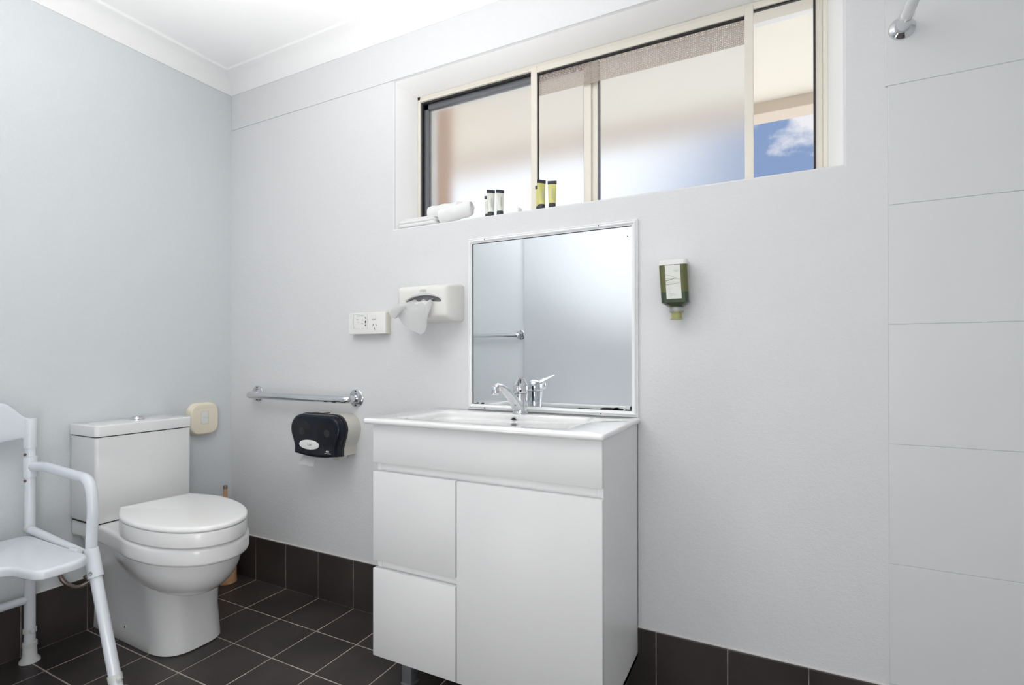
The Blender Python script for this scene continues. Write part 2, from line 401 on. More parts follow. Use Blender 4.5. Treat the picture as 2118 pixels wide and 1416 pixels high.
# ceiling lamps (out of frame)
for k, (p, d, e_, c) in enumerate(LAMPS_AND_FILLS[:2]):
    t = thing('ceiling_light', ('round opal ceiling light nearer the toilet', 'round opal ceiling light nearer the shower corner')[k], 'light', (p[0], p[1], CH))
    b = BM(); lathe(b, [(.15, 0), (.155, -.012), (.15, -.02), (.13, -.022)], (p[0], p[1], CH)); part('base', b, M_WPLAS, t, 40)
    b = BM(); tube(b, [(p[0], p[1], CH-.01), (p[0], p[1], CH-.20)], .012, 16); part('stem', b, M_WPLAS, t, 40)

# ------------------------------------------------------------------ toilet
yc = -.483
def rot_about(x, y, a, cx=.1, cy=yc):
    c, s = math.cos(a), math.sin(a); return (cx+(x-cx)*c-(y-cy)*s, cy+(x-cx)*s+(y-cy)*c)
def D_outline(x0, x1, hw, xm, n, bw, rot, nb=14, nf=40, soft=False):
    pts = []
    for i in range(nb):
        k = i/(nb-1); pts.append((x0+(xm-x0)*k, -hw*(bw+(1-bw)*math.sin(k*PI/2))))
    for i in range(1, nf):
        a = -PI/2+PI*i/nf
        pts.append((xm+(x1-xm)*abs(math.cos(a))**(2/n), hw*(1 if a > 0 else -1)*abs(math.sin(a))**(2/n)))
    for i in range(nb):
        k = 1-i/(nb-1); pts.append((x0+(xm-x0)*k, hw*(bw+(1-bw)*math.sin(k*PI/2))))
    return [rot_about(x, yc+y, rot*(max(0, min(1, (x-.15)/.30)) if soft else 1)) for x, y in pts]
def slab(bm, ol, z0, z1, r0=.006, r1=.006, dome=0.):
    cx = sum(p[0] for p in ol)/len(ol); cy = sum(p[1] for p in ol)/len(ol); rings = []
    for k in range(5):
        a = PI/2*k/4; rings.append([(*shrink(ol, i, r0*(1-math.sin(a))), z0+r0*(1-math.cos(a))) for i in range(len(ol))])
    for k in range(5):
        a = PI/2*k/4; rings.append([(*shrink(ol, i, r1*(1-math.cos(a))), z1-r1+r1*math.sin(a)) for i in range(len(ol))])
    if dome:
        last = rings[-1]
        for s, h in ((.9, .35), (.7, .7), (.4, .93), (.1, 1.)):
            rings.append([(cx+(p[0]-cx)*s, cy+(p[1]-cy)*s, z1+dome*h) for p in last])
    return loft(bm, rings)
T = thing('toilet', 'white close-coupled toilet with closed lid against the left wall', 'toilet', (.25, yc, 0))
# pedestal
b = BM(); rings = []
for z, x1, hw, n in ((0, .500, .116, 3.2), (.004, .506, .119, 3.2), (.05, .502, .117, 3.2), (.12, .497, .115, 3.), (.20, .500, .118, 3.), (.28, .53, .132, 2.8), (.345, .56, .150, 2.6), (.37, .60, .160, 2.5)):
    ol = D_outline(.012, x1, hw, .33 if z < .25 else .36, n, 1., -.02); rings.append([(p[0], p[1]+.012, z) for p in ol])
loft(b, rings); ped = part('pedestal', b, M_CERAM, T, 40)
b = BM(); lathe(b, [(.0075, 0), (.0075, .006)], (.235, -.5865, .058), (0, -1, 0), 16, mi=0); lathe(b, [(.004, .0062), (.004, .0066)], (.235, -.5865, .058), (0, -1, 0), 12, mi=1)
part('bolt_cap', b, [M_WPLAS, M_HOLE], ped, 40)
# bowl
b = BM(); rings = []
for k in range(15):
    a = PI/2*k/14; s = math.cos(a)**.86 if k < 14 else .02
    z = .384-.166*math.sin(a)
    ol = D_outline(.46-.19*s, .50+.222*s, .160*s, .46-.01*s, 2.1, .9, -.10, 10, 36); rings.append([(p[0], p[1], z) for p in ol])
loft(b, rings[::-1]); part('bowl', b, M_CERAM, T, 50)
# rim and deck
ol = D_outline(.006, .760, .176, .45, 2.1, .985, -.105, soft=True)
b = BM(); slab(b, ol, .376, .4370, .012, .014); part('rim', b, M_CERAM, T, 50)
# seat + lid
b = BM(); slab(b, D_outline(.273, .768, .168, .459, 2.1, .70, -.119), .4390, .487, .004, .004); part('seat', b, M_SEATP, T, 50)
b = BM(); slab(b, D_outline(.275, .7655, .1655, .459, 2.1, .70, -.119), .485, .491, .001, .001)
part('seat_lid_gap', b, M_LGREY, T, 50)
b = BM(); slab(b, D_outline(.273, .770, .170, .459, 2.1, .70, -.119), .4895, .505, .003, .010, .004); part('lid', b, M_SEATP, T, 50)
b = BM()
for s in (-1, 1):
    p = rot_about(.255, yc+s*.075, -.119); tube(b, [(p[0], p[1]-.02, .458), (p[0], p[1]+.02, .458)], .012, 16)
part('hinge', b, M_SEATP, T, 50)
# cistern
b = BM(); cy0, cy1 = -.664, -.318
prism_ol = rrect((.004+.190)/2, (cy0+cy1)/2, .093, (cy1-cy0)/2, .014, 5)
loft(b, [[(*(shrink(prism_ol, i, .004)), .441) for i in range(len(prism_ol))], [(x, y, .449) for x, y in prism_ol], [(x, y, .749) for x, y in prism_ol]])
part('cistern', b, M_CERAM, T, 40)
b = BM(); ol = rrect((.004+.186)/2, (cy0+cy1)/2, .090, (cy1-cy0)/2-.004, .012, 5); loft(b, [[(x, y, .748) for x, y in ol], [(x, y, .7535) for x, y in ol]])
loft(b, [[(x, y, .435) for x, y in ol], [(x, y, .442) for x, y in ol]])
part('joint_gap', b, M_DARK, T)
b = BM(); slab(b, rrect(.098, (cy0+cy1)/2, .096, (cy1-cy0)/2+.003, .015, 6), .7525, .793, .002, .006); lid = part('cistern_lid', b, M_CERAM, T, 40)
b = BM(); lathe(b, [(.026, 0), (.026, .005), (.023, .009), (.0185, .0095)], (.10, -.480, .793)); part('button_ring', b, M_CHROME, lid, 40)
for s in (-1, 1):
    b = BM(); ol = [(.10+.0175*math.cos(a)*.98, -.480+s*(.0012+.0175*abs(math.sin(a)))) for a in [PI*k/14 for k in range(15)]]
    slab(b, ol if s > 0 else ol[::-1], .799, .8055, .0005, .0015); part('flush_button', b, M_CHROME, lid, 40)
# water pipe
T = thing('water_hose', 'short braided water hose between left wall and toilet pan', 'hose', (.01, -.66, .25))
b = BM(); tube(b, bend([(.012, -.700, .262), (.035, -.700, .225), (.05, -.665, .190), (.055, -.635, .192), (.06, -.615, .215)], .05), .0075, 14); part('braided_tube', b, M_BRAID, T, 60)
b = BM(); lathe(b, [(.016, 0), (.016, .004), (.010, .006), (.010, .03)], (.0, -.700, .262), (1, 0, 0), 20); tube(b, [(.06, -.640, .218), (.06, -.612, .226)], .011, 8); tube(b, [(.06, -.612, .226), (.06, -.585, .234)], .008, 16)
part('valve', b, mat('tarnished_brass', (.16, .14, .12), .55, .4), T, 40)

# ------------------------------------------------------------------ toilet brush
T = thing('toilet_brush', 'peach plastic toilet brush in its holder in the corner behind the toilet', 'toilet brush', (.085, -.088, 0))
b = BM(); lathe(b, [(.040, 0), (.043, .002), (.042, .02), (.040, .15), (.0385, .152), (.037, .15), (.036, .02), (.0, .018)], (.085, -.085, 0), n=40, cap1=False); part('holder', b, M_PEACH, T, 50)
b = BM(); tube(b, [(.083, -.087, .10), (.082, -.088, .300), (.08, -.089, .432)], [.0095, .0088, .0090], 20); part('handle', b, M_PEACH, T, 50)
b = BM(); tube(b, [(.08, -.089, .431), (.08, -.089, .444), (.08, -.089, .446)], [.0094, .0094, .007], 20); part('end_cap', b, M_BRAID, T, 50, 'dark metal end cap')
b = BM(); lathe(b, [(.012, 0), (.028, .015), (.03, .06), (.012, .09)], (.085, -.085, .03), n=24); part('bristle_head', b, M_WPLAS, T, 50)

# ------------------------------------------------------------------ cream rocker switch on the left wall
T = thing('light_switch', 'cream rounded rocker switch on the left wall above the toilet cistern', 'switch', (0, -.155, .757))
b = BM(); prism(b, rrect(-.153, .757, .070, .073, .043, 8), YZ, 0, .020, .006); part('back_plate', b, M_CREAM, T, 50)
b = BM(); prism(b, rrect(-.156, .757, .066, .069, .040, 8), YZ, .018, .034, .008); cp = part('cover', b, M_CREAM, T, 50)
b = BM(); box(b, (.0335, -.190, .806), (.0343, -.122, .8075)); part('seam_line', b, M_YEL, cp)
b = BM(); prism(b, rrect(-.158, .764, .019, .030, .007, 5), YZ, .030, .0346); part('rocker_surround', b, M_YEL, cp, 40)
b = BM(); prism(b, rrect(-.158, .764, .016, .027, .005, 5), YZ, .033, .0362, .001); rk = part('rocker', b, M_WPLAS, cp, 40, 'white rocker')
b = BM(); box(b, (.0360, -.171, .7635), (.0366, -.145, .7645)); part('rocker_line', b, M_LGREY, rk)

# ------------------------------------------------------------------ grab bar
def flange(bm, c, axis, r=.037, t=.006):
    lathe(bm, [(r, 0), (r, t*.5), (r-.003, t), (r*.6, t+.002), (r*.55, t+.006), (.02, t+.010)], c, axis, 36)
def grab(name, label, xa, xb, y0, z, s, st=.055):
    T = thing(name, label, 'grab rail', ((xa+xb)/2, y0, z))
    p = bend([(xa, y0+s*.004, z), (xa, y0+s*st, z-.004), (xb, y0+s*st, z-.004), (xb, y0+s*.004, z)], .035, 10)
    b = BM(); tube(b, p, .0150, 24); part('rail', b, M_CHROME, T, 60)
    for x in (xa, xb):
        b = BM(); flange(b, (x, y0, z), (0, s, 0)); f = part('flange', b, M_STEEL, T, 40)
        b = BM()
        for a in (PI/2, PI/2+2*PI/3, PI/2+4*PI/3, -PI/2):
            lathe(b, [(.0045, .006), (.0045, .0074)], (x+.027*math.cos(a), y0, z+.027*math.sin(a)), (0, s, 0), 12)
        part('screw', b, M_DARK, f, 40)
    return T
grab('grab_bar', 'chrome grab rail on the wall above the black toilet roll dispenser', .191, .797, 0, .868, -1)
grab('grab_bar', 'chrome rail on the rear wall, seen only in the mirror', .12, .615, RY, 1.209, 1)

# ------------------------------------------------------------------ toilet roll dispenser
T = thing('toilet_roll_dispenser', 'smoked black twin toilet roll dispenser below the grab rail', 'dispenser', (.68, 0, .72))
def disp_outline(x0, x1, zt, zb, neck, ins, dip):
    o = []; hz = (zt-neck)*.5; r = .062
    # counterclockwise from bottom left
    o += [(x0+ins, zb)]
    for k in range(1, 10):
        t = k/10; o.append((x0+ins+(x1-x0-2*ins)*t, zb-dip*math.sin(PI*t)))
    o += [(x1-ins, zb), (x1-ins, neck-.012), (x1-ins+.004, neck)]
    for cx, a0, a1 in ((x1-r, -.62, PI/2), (x0+r, PI/2, PI+.62)):
        for k in range(13):
            a = a0+(a1-a0)*k/12; rz = zt-(neck+zt)/2 if True else r
            o.append((cx+r*math.cos(a), (neck+zt)/2+.0+(zt-neck)*.62*math.sin(a) if math.sin(a) < 0 else (neck+zt)/2+(zt-(neck+zt)/2)*math.sin(a)))
    o += [(x0+ins-.004, neck), (x0+ins, neck-.012)]
    return o
ol = disp_outline(.541, .820, .806, .640, .684, .024, .0)
b = BM(); prism(b, ol, XZ, 0, -.075); part('housing', b, M_BEIGE, T, 50)
ol = disp_outline(.541, .820, .807, .640, .684, .022, .010)
b = BM(); prism(b, ol, XZ, -.073, -.086); part('bezel', b, M_BLACK, T, 50)
ol2 = disp_outline(.543, .818, .805, .642, .685, .022, .010)
b = BM(); prism(b, ol2, XZ, -.086, -.122, .014); cv = part('cover', b, M_SMOKE, T, 50)
for cx in (.615, .752):
    b = BM(); lathe(b, [(.050, 0), (.050, .0004)], (cx, -.1219, .735), (0, -1, 0), 40); lathe(b, [(.016, 0), (.016, .0007)], (cx, -.1219, .735), (0, -1, 0), 30, mi=1); part('roll_outline', b, [M_SMOKE2, M_BLACK], cv)
b = BM(); ol = [(.655+.057*math.cos(a)*(1 if abs(math.cos(a)) < .93 else .97), .683+.0195*math.sin(a)) for a in [2*PI*k/40 for k in range(40)]]
prism(b, ol, XZ, -.121, -.1235, .0006); bd = part('badge', b, M_WPLAS, cv, 40, 'white oval badge with lettering')
part('lettering', text_bm('Livi', .019, on_back(.660, -.1238, .684)), M_GREYP, bd)
part('arrow_mark', text_bm('\u25C4', .010, on_back(.751, -.1226, .662)), M_WPLAS, cv); part('dot_mark', text_bm('\u25CF', .010, on_back(.761, -.1226, .662)), M_WPLAS, cv)
part('printing', text_bm('PUSH TO OPEN', .0048, on_back(.758, -.1226, .6545)), M_WPLAS, cv)
b = BM(); box(b, (.63, -.083, .804), (.70, -.05, .8085), .001, 1); part('catch', b, M_BLACK, T)
b = BM(); box(b, (.652, -.07, .806), (.678, -.052, .810), .001, 1); part('button', b, M_WPLAS, T)
b = BM(); box(b, (.725, -.066, .618), (.765, -.02, .642), .003, 2); part('brake_tab', b, M_BEIGE, T)
# paper tail
b = BM(); rows = []
for k in range(9):
    z = .655-.062*k/8; y = -.092+.008*math.sin(k*.5); rows.append([(.572+.004*math.sin(k*.7)+i*.085/8, y+.002*math.sin(i*1.3+k*.4), z-(.004*i/8 if k == 8 else 0)) for i in range(9)])
vs = [[b.verts.new(p) for p in r] for r in rows]
for a, c in zip(vs, vs[1:]):
    for i in range(8): b.faces.new((a[i], a[i+1], c[i+1], c[i]))
bmesh.ops.solidify(b, geom=b.faces[:], thickness=.0006)
tag(obj('toilet_paper', b, M_PAPER, None, 60), 'white toilet paper end hanging below the black dispenser', 'toilet paper')

# ------------------------------------------------------------------ shaver and power outlet
T = thing('power_outlet', 'white shaver and power outlet on a cream mounting block left of the tissue box', 'power outlet', (.87, 0, 1.172))
b = BM(); box(b, (.784, -.024, 1.130), (.974, 0, 1.216), .002, 2); part('mounting_block', b, M_YEL, T, 40, 'yellowed cream mounting block')
b = BM(); slabo = rrect(.880, 1.173, .096, .0435, .004, 4); prism(b, slabo, XZ, -.022, -.034, .003); fp = part('face_plate', b, M_WPLAS, T, 40)
b = BM()
for (a, c) in (((.811, 1.151), (.8118, 1.210)), ((.8825, 1.151), (.8833, 1.210)), ((.811, 1.2092), (.8833, 1.210)), ((.811, 1.151), (.8833, 1.1518))): box(b, (a[0], -.0346, a[1]), (c[0], -.0338, c[1]))
part('shaver_panel_outline', b, M_LGREY, fp)
def slotbm(items):
    b = BM()
    for x, z, w_, h_, ang in items:
        t = BM(); box(t, (-w_/2, -.0004, -h_/2), (w_/2, .0004, h_/2)); merge(b, t, Matrix.Translation((x, -.0343, z)) @ Matrix.Rotation(ang, 4, 'Y'))
    return b
b = slotbm([(.8735, 1.1945, .0022, .009, -.5), (.8735, 1.179, .0022, .012, 0), (.8735, 1.179, .0048, .0050, .785), (.8735, 1.1665, .0050, .0024, 0), (.8735, 1.1640, .0020, .006, 0)])
part('shaver_slot', b, M_HOLE, fp)
b = slotbm([(.9135, 1.1655, .0018, .009, .45), (.9290, 1.1655, .0018, .009, -.45), (.9210, 1.1500, .0016, .009, 0)]); part('socket_slot', b, M_HOLE, fp)
b = BM(); prism(b, rrect(.918, 1.197, .0115, .0095, .001, 2), XZ, -.0335, -.0375, .001); part('rocker', b, M_WPLAS, fp, 40)
b = text_bm('SHAVERS ONLY', .0058, on_back(.847, -.0342, 1.203)); merge(b, text_bm('240V', .005, on_back(.831, -.0342, 1.189))); merge(b, text_bm('115V', .005, on_back(.858, -.0342, 1.187)))
merge(b, text_bm('20VA', .005, on_back(.858, -.0342, 1.172))); merge(b, text_bm('~ |', .008, on_back(.835, -.0342, 1.179))); merge(b, text_bm('\u2261', .008, on_back(.818, -.0342, 1.158)))
merge(b, text_bm('____', .006, on_back(.918, -.0342, 1.187)))
part('printing', b, M_GREYP, fp)
b = BM()
for x in (.797, .953): lathe(b, [(.0035, 0), (.0035, .0006)], (x, -.034, 1.178), (0, -1, 0), 14)
part('screw_cover', b, M_WPLAS, fp, 40)

# ------------------------------------------------------------------ tissue dispenser
T = thing('tissue_dispenser', 'white wall-mounted tissue box left of the mirror', 'dispenser', (1.195, 0, 1.235))
b = BM(); rings = []
def trect(y, g, r=.016): return [(u, y, v) for u, v in rrect(1.194, 1.2365, .1225-g, .0700-g, max(r-g*.3, .003), 6)]
for y, g in ((0, .0), (-.015, .0), (-.055, .004), (-.082, .009), (-.093, .014), (-.098, .021), (-.100, .030)): rings.append(trect(y, g))
# front face with arched slot
slot = []
cxs, czs, hw, hh = 1.204, 1.2415, .078, .0115
for k in range(28):
    a = 2*PI*k/28; u = hw*math.copysign(abs(math.cos(a))**.8, math.cos(a)); v = hh*math.copysign(abs(math.sin(a))**.8, math.sin(a))
    slot.append((cxs+u, czs+v+.013*(1-(u/hw)**2)-.004))
loft(b, rings, True, False)
# fill ring between last rim ring and slot by angle matching
last = rings[-1]; n = len(last)
def ang(p): return math.atan2((p[1]-1.2365), (p[0]-1.194)*.62)
slot.sort(key=lambda p: math.atan2((p[1]-czs-.004)*2.2, (p[0]-cxs)))
lv = [b.verts.new(p) for p in last]; sv = [b.verts.new((p[0], -.100, p[1])) for p in slot]; ov = [b.verts.new((p[0], -.086, p[1])) for p in slot]
le = [b.edges.new((lv[i], lv[(i+1) % n])) for i in range(n)]; se = [b.edges.new((sv[i], sv[(i+1) % 28])) for i in range(28)]
bmesh.ops.bridge_loops(b, edges=le+se)
for i in range(28): b.faces.new((sv[i], sv[(i+1) % 28], ov[(i+1) % 28], ov[i]))
bmesh.ops.remove_doubles(b, verts=b.verts, dist=.00005)
hs = part('housing', b, M_BEIGE and mat('ivory_plastic', (.74, .73, .70), .35), T, 35)
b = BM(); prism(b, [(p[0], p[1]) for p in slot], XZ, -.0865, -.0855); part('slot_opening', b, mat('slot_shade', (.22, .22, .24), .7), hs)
b = BM(); arc = []
for k in range(21):
    t = -1+2*k/20; arc.append((cxs+t*.082, czs+.0155*(1-t*t)+.003))
for k in range(21):
    t = 1-2*k/20; arc.append((cxs+t*.082, czs+.0235*(1-t*t)+.003))
prism(b, arc[::-1], XZ, -.0995, -.1022); part('slot_lip', b, mat('ivory_plastic_dark', (.62, .62, .61), .35), hs, 60)
b = text_bm('TORK', .0085, on_back(1.203, -.1004, 1.2735)); merge(b, text_bm('~~~', .012, on_back(1.203, -.1004, 1.281)))
for (a, c) in (((1.189, 1.268), (1.2172, 1.2686)), ((1.189, 1.2785), (1.2172, 1.2790)), ((1.189, 1.268), (1.1895, 1.279)), ((1.2167, 1.268), (1.2172, 1.279))): box(b, (a[0], -.1006, a[1]), (c[0], -.1001, c[1]))
part('logo', b, M_LGREY, hs)
# tissue: folded sheet with a hanging corner
b = BM()
cols = 14; rowsN = 12
top = [(1.150+.095*i/cols, 1.243+.006*math.sin(i*1.1)) for i in range(cols+1)]
bot_pts = [(1.058, 1.212), (1.078, 1.185), (1.090, 1.176), (1.102, 1.186), (1.112, 1.163), (1.135, 1.148), (1.158, 1.139), (1.180, 1.130), (1.205, 1.119), (1.216, 1.128), (1.228, 1.150), (1.236, 1.170), (1.243, 1.192), (1.250, 1.212), (1.254, 1.236)]
vs = []
for j in range(rowsN+1):
    s = j/rowsN; r = []
    for i in range(cols+1):
        x = top[i][0]*(1-s)+bot_pts[i][0]*s; z = top[i][1]*(1-s)+bot_pts[i][1]*s
        y = -.090-.026*min(1, s*3)-.010*s*math.sin(i*1.15+.4)*(1 if i < 12 else .5)-.006*math.sin(s*PI)
        r.append(b.verts.new((x, y, z)))
    vs.append(r)
for a, c in zip(vs, vs[1:]):
    for i in range(cols): b.faces.new((a[i], a[i+1], c[i+1], c[i]))
bmesh.ops.solidify(b, geom=b.faces[:], thickness=.0006)
tag(obj('tissue', b, M_PAPER, None, 50), 'white tissue pulled out and drooping from the wall tissue box', 'tissue')

# ------------------------------------------------------------------ mirror
T = thing('wall_mirror', 'square wall mirror in a thin white ridged frame above the basin', 'mirror', (1.643, 0, 1.16))
mx0, mx1, mz0, mz1 = 1.336, 1.950, .8495, 1.466
b = BM()
prof = [(0, 0), (0, .007), (.0025, .0085), (.005, .0065), (.0065, .0105), (.010, .0125), (.0135, .0105), (.015, .0075), (.0185, .0065), (.0185, 0)]
def fr(d, h): return [(mx0+d, -h, mz0+d), (mx1-d, -h, mz0+d), (mx1-d, -h, mz1-d), (mx0+d, -h, mz1-d)]
loft(b, [fr(d, h) for d, h in prof], False, False); fo = part('frame', b, M_MFRAME, T)
b = BM(); box(b, (mx0+.017, -.0042, mz0+.017), (mx1-.017, -.002, mz1-.017)); gl = part('glass', b, M_MIRROR, T)
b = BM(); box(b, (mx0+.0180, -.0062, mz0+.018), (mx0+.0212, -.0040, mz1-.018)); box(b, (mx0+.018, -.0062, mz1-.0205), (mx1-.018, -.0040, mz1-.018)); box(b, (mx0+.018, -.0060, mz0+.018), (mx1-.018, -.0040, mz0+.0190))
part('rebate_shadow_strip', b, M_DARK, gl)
b = BM()
def blot(x, z, w_, h_, sd):
    rnd = random.Random(sd); o = []; n = 16
    for k in range(n):
        a = 2*PI*k/n; q = .7+.5*rnd.random(); o.append((x+w_/2*math.cos(a)*q, max(z+h_/2*math.sin(a)*q, mz0+.0186)))
    prism(b, o, XZ, -.0041, -.0046)
for a in ((1.862, .8715, .060, .009, 1), (1.885, .8720, .032, .010, 2), (1.838, .8705, .024, .006, 7), (1.927, .876, .007, .016, 3), (1.918, .8700, .022, .005, 9), (1.376, .8715, .009, .006, 4), (1.396, .8705, .013, .007, 5), (1.366, .8692, .012, .003, 6), (1.78, .8695, .06, .003, 8), (1.917, 1.415, .004, .004, 11)): blot(*a)
part('worn_silvering', b, M_DARK, gl)
b = BM()
for x, z in ((1.408, mz1-.008), (1.826, mz1-.008), (1.408, mz0+.006), (1.833, mz0+.006)): lathe(b, [(.0019, 0), (.0019, .001)], (x, -.0115 if z > 1 else -.0108, z), (0, -1, 0), 10)
part('screw', b, M_DARK, fo)

# ------------------------------------------------------------------ vanity
vx0, vx1, vf, vz0, vz1 = 1.227, 1.948, -.395, .108, .832
T = thing('vanity_cabinet', 'white gloss vanity cabinet with two drawers and one door below the basin', 'cabinet', ((vx0+vx1)/2, -.2, 0))
b = BM(); th = .016; yb = vf+.018
box(b, (vx1-th, yb-.0, vz0), (vx1, -.002, vz1), .0006, 1); box(b, (vx0+.004, yb, vz0), (vx0+.004+th, -.002, vz1), .0006, 1)
box(b, (vx0+.004, yb, vz0), (vx1, -.002, vz0+th)); box(b, (vx0+.004, -.010, vz0), (vx1, -.002, vz1))
box(b, (vx0+.012, yb+.002, .655), (vx1-th+.002, yb+.012, .735)); box(b, (vx0+.012, yb+.002, .370), (1.535, yb+.012, .43))   # recessed grips
box(b, (1.520, yb+.001, vz0), (1.536, -.01, .684))
part('carcass', b, M_EDGE, T)
b = BM(); box(b, (vx0, vf, .7135), (vx1+.002, yb-.0005, vz1-.0005), .0012, 2); part('top_panel', b, M_GLOSS, T, 40)
b = BM(); box(b, (vx0, vf, .4135), (1.5265, yb-.0005, .6865), .0012, 2); part('drawer', b, M_GLOSS, T, 40)
b = BM(); box(b, (vx0, vf, vz0+.012), (1.5265, yb-.0005, .388), .0012, 2); part('drawer', b, M_GLOSS, T, 40)
b = BM(); box(b, (1.5305, vf, vz0+.012), (vx1+.002, yb-.0005, .6865), .0012, 2); part('door', b, M_GLOSS, T, 40)
for x in (1.296, 1.880):
    for y in (-.300, -.06):
        b = BM(); box(b, (x-.018, y-.018, .006), (x+.018, y+.018, vz0+.002), .002, 2); box(b, (x-.021, y-.021, 0), (x+.021, y+.021, .008), .002, 2); part('leg', b, M_LEG, T, 40, 'square grey leg')
# basin top
bx0, bx1, bf = 1.199, 1.958, -.412
T = thing('wash_basin', 'white ceramic basin top covering the vanity cabinet', 'basin', ((bx0+bx1)/2, -.2, .832))
b = BM(); cxx = (bx0+bx1)/2; cyy = (bf-.0015)/2; hx = (bx1-bx0)/2; hy = (-.0015-bf)/2
oo = rrect(cxx, cyy, hx, hy, .010, 6)
ii = rrect(1.571, -.230, .262, .128, .045, 6)
rings = []
for g, z in ((.006, .8325), (.002, .8345), (0, .838), (.0, .8435), (.0012, .8465), (.004, .8485)): rings.append([(*shrink(oo, i, g), z) for i in range(len(oo))])
for g, z in ((-.005, .8485), (-.002, .8478), (0, .8455), (.004, .838), (.010, .80), (.022, .765), (.05, .748), (.09, .742), (.12, .740)):
    rings.append([(*[ (Vector(ii[i])*(1) + (Vector((1.571, -.230))-Vector(ii[i])).normalized()*g)[k] for k in (0, 1)], z) for i in range(len(ii))])
loft(b, rings, True, True); bs = part('basin_slab', b, M_BASIN, T, 40)
b = BM(); c0 = (1.572, -.1085, .8275); lathe(b, [(.0148, .0), (.0148, .0025), (.0135, .0038), (.0108, .003), (.0108, .0)], c0, (0, -1, .12), 28); part('overflow_ring', b, M_CHROME, bs, 40)
b = BM(); lathe(b, [(.0108, .0), (.0108, .0014)], c0, (0, -1, .12), 24); part('overflow_hole', b, M_HOLE, bs)
b = BM(); lathe(b, [(.030, .0), (.030, .002), (.026, .004), (.0, .0045)], (1.571, -.225, .740), cap1=False); part('waste_plug', b, M_CHROME, bs, 40)
b = BM(); rnd = random.Random(3)
for k in range(9):
    x = 1.842+.062*rnd.random(); y = -.215-.020*rnd.random(); lathe(b, [(.0025+.004*rnd.random(), 0), (.002, .0003)], (x, y, .8485), n=10)
part('soap_residue', b, mat('greyish_residue', (.45, .45, .44), .8), bs)

# ------------------------------------------------------------------ tap
tx, ty, tz = 1.573, -.063, .8485
T = thing('mixer_tap', 'chrome single-lever mixer tap on the basin in front of the mirror', 'tap', (tx, ty, tz))
b = BM(); lathe(b, [(.0262, 0), (.0262, .004), (.0238, .007), (.0232, .010), (.0236, .04), (.0246, .066), (.0246, .0675), (.0232, .0685)], (tx, ty, tz), n=40); bd = part('body', b, M_CHROME, T, 40)
# spout: an oval tapering arm
sd = Vector((-.026, -.132, 0)).normalized(); side = Vector((-sd.y, sd.x, 0)); b = BM(); rings = []
for s, h, rw, rh in ((.004, .014, .0215, .012), (.02, .028, .0205, .0160), (.045, .053, .0185, .0150), (.075, .077, .0165, .0120), (.100, .0915, .0150, .0100), (.116, .0965, .0140, .0092), (.128, .0965, .0130, .0092), (.138, .0935, .0110, .0090)):
    c = Vector((tx, ty, tz))+sd*s+Vector((0, 0, h))
    tan = Vector((sd.x, sd.y, .65 if s < .08 else .3)).normalized(); nrm = tan.cross(side).normalized()
    rings.append([c+side*rw*math.cos(2*PI*k/24)+nrm*rh*math.sin(2*PI*k/24) for k in range(24)])
loft(b, rings); sp = part('spout', b, M_CHROME, T, 60)
c = Vector((tx, ty, tz))+sd*.129+Vector((0, 0, .0955)); b = BM(); lathe(b, [(.0130, -.002), (.0145, -.008), (.0145, -.0135), (.0140, -.014), (.0145, -.0145), (.0145, -.025), (.013, -.027), (.008, -.027)], c, (-.15*sd.x, -.15*sd.y, 1), 28); part('aerator', b, M_CHROME, sp, 40)
b = BM(); lathe(b, [(.0240, .069), (.0248, .071), (.0248, .084), (.0243, .092), (.0218, .1005), (.0150, .1065), (.001, .109)], (tx, ty, tz), n=40)
ld = Vector((.46, -.89, 0)); sl = Vector((-ld.y, ld.x, 0)); rings = []
for s, h, rw, rh in ((-.004, .0945, .0235, .009), (.014, .0965, .0238, .0085), (.032, .1035, .0205, .0060), (.052, .1115, .0150, .0035), (.074, .1185, .0120, .0022), (.088, .1235, .0080, .0018)):
    c = Vector((tx, ty, tz))+ld*s+Vector((0, 0, h)); nr = Vector((-ld.x*.25, -ld.y*.25, 1)).normalized()
    rings.append([c+sl*rw*math.cos(2*PI*k/20)+nr*rh*math.sin(2*PI*k/20) for k in range(20)])
loft(b, rings); part('lever', b, M_CHROME, T, 50)
b = BM(); lathe(b, [(.0035, 0), (.0035, .001)], Vector((tx, ty, tz+.077))+ld*.0246, tuple(ld), 14); part('indicator', b, M_DARK, bd)

# ------------------------------------------------------------------ soap dispenser
sx_, sy_ = 2.0615, -.034
T = thing('soap_dispenser', 'green pump soap bottle held upside down on the wall right of the mirror', 'soap dispenser', (sx_, 0, 1.24))
M_BOT = mat('green_bottle', (.125, .135, .032), .12, coat=.5, trans=.25); M_LIQ = mat('dark_green_liquid', (.035, .052, .022), .12, coat=.5); M_NOZ = mat('clear_nozzle', (.75, .77, .74), .15, trans=.75); M_NOZ2 = mat('olive_nozzle', (.34, .34, .13), .3)
tl = lambda z: (z-1.31)*-.055      # the bottle hangs slightly askew
def sring(z, hx, hy, r=.012): return [(sx_-.0+u+tl(z), sy_+v, z) for u, v in rrect(0, 0, hx, hy, min(r, hx*.99, hy*.99), 5)]
b = BM(); loft(b, [sring(1.306, .0400, .0300), sring(1.226, .0393, .0296)], True, False); loft(b, [sring(1.226, .0393, .0296), sring(1.1955, .0390, .0290)], False, False, 1)
loft(b, [sring(1.1955, .0390, .0290), sring(1.184, .022, .017, .016), sring(1.182, .016, .015, .0145)], False, True, 1)
part('bottle', b, [M_BOT, M_LIQ], T, 30)
b = BM(); loft(b, [sring(1.3055, .0402, .0302), sring(1.312, .0408, .0310), sring(1.319, .0400, .0305), sring(1.3215, .034, .027)], True, True)
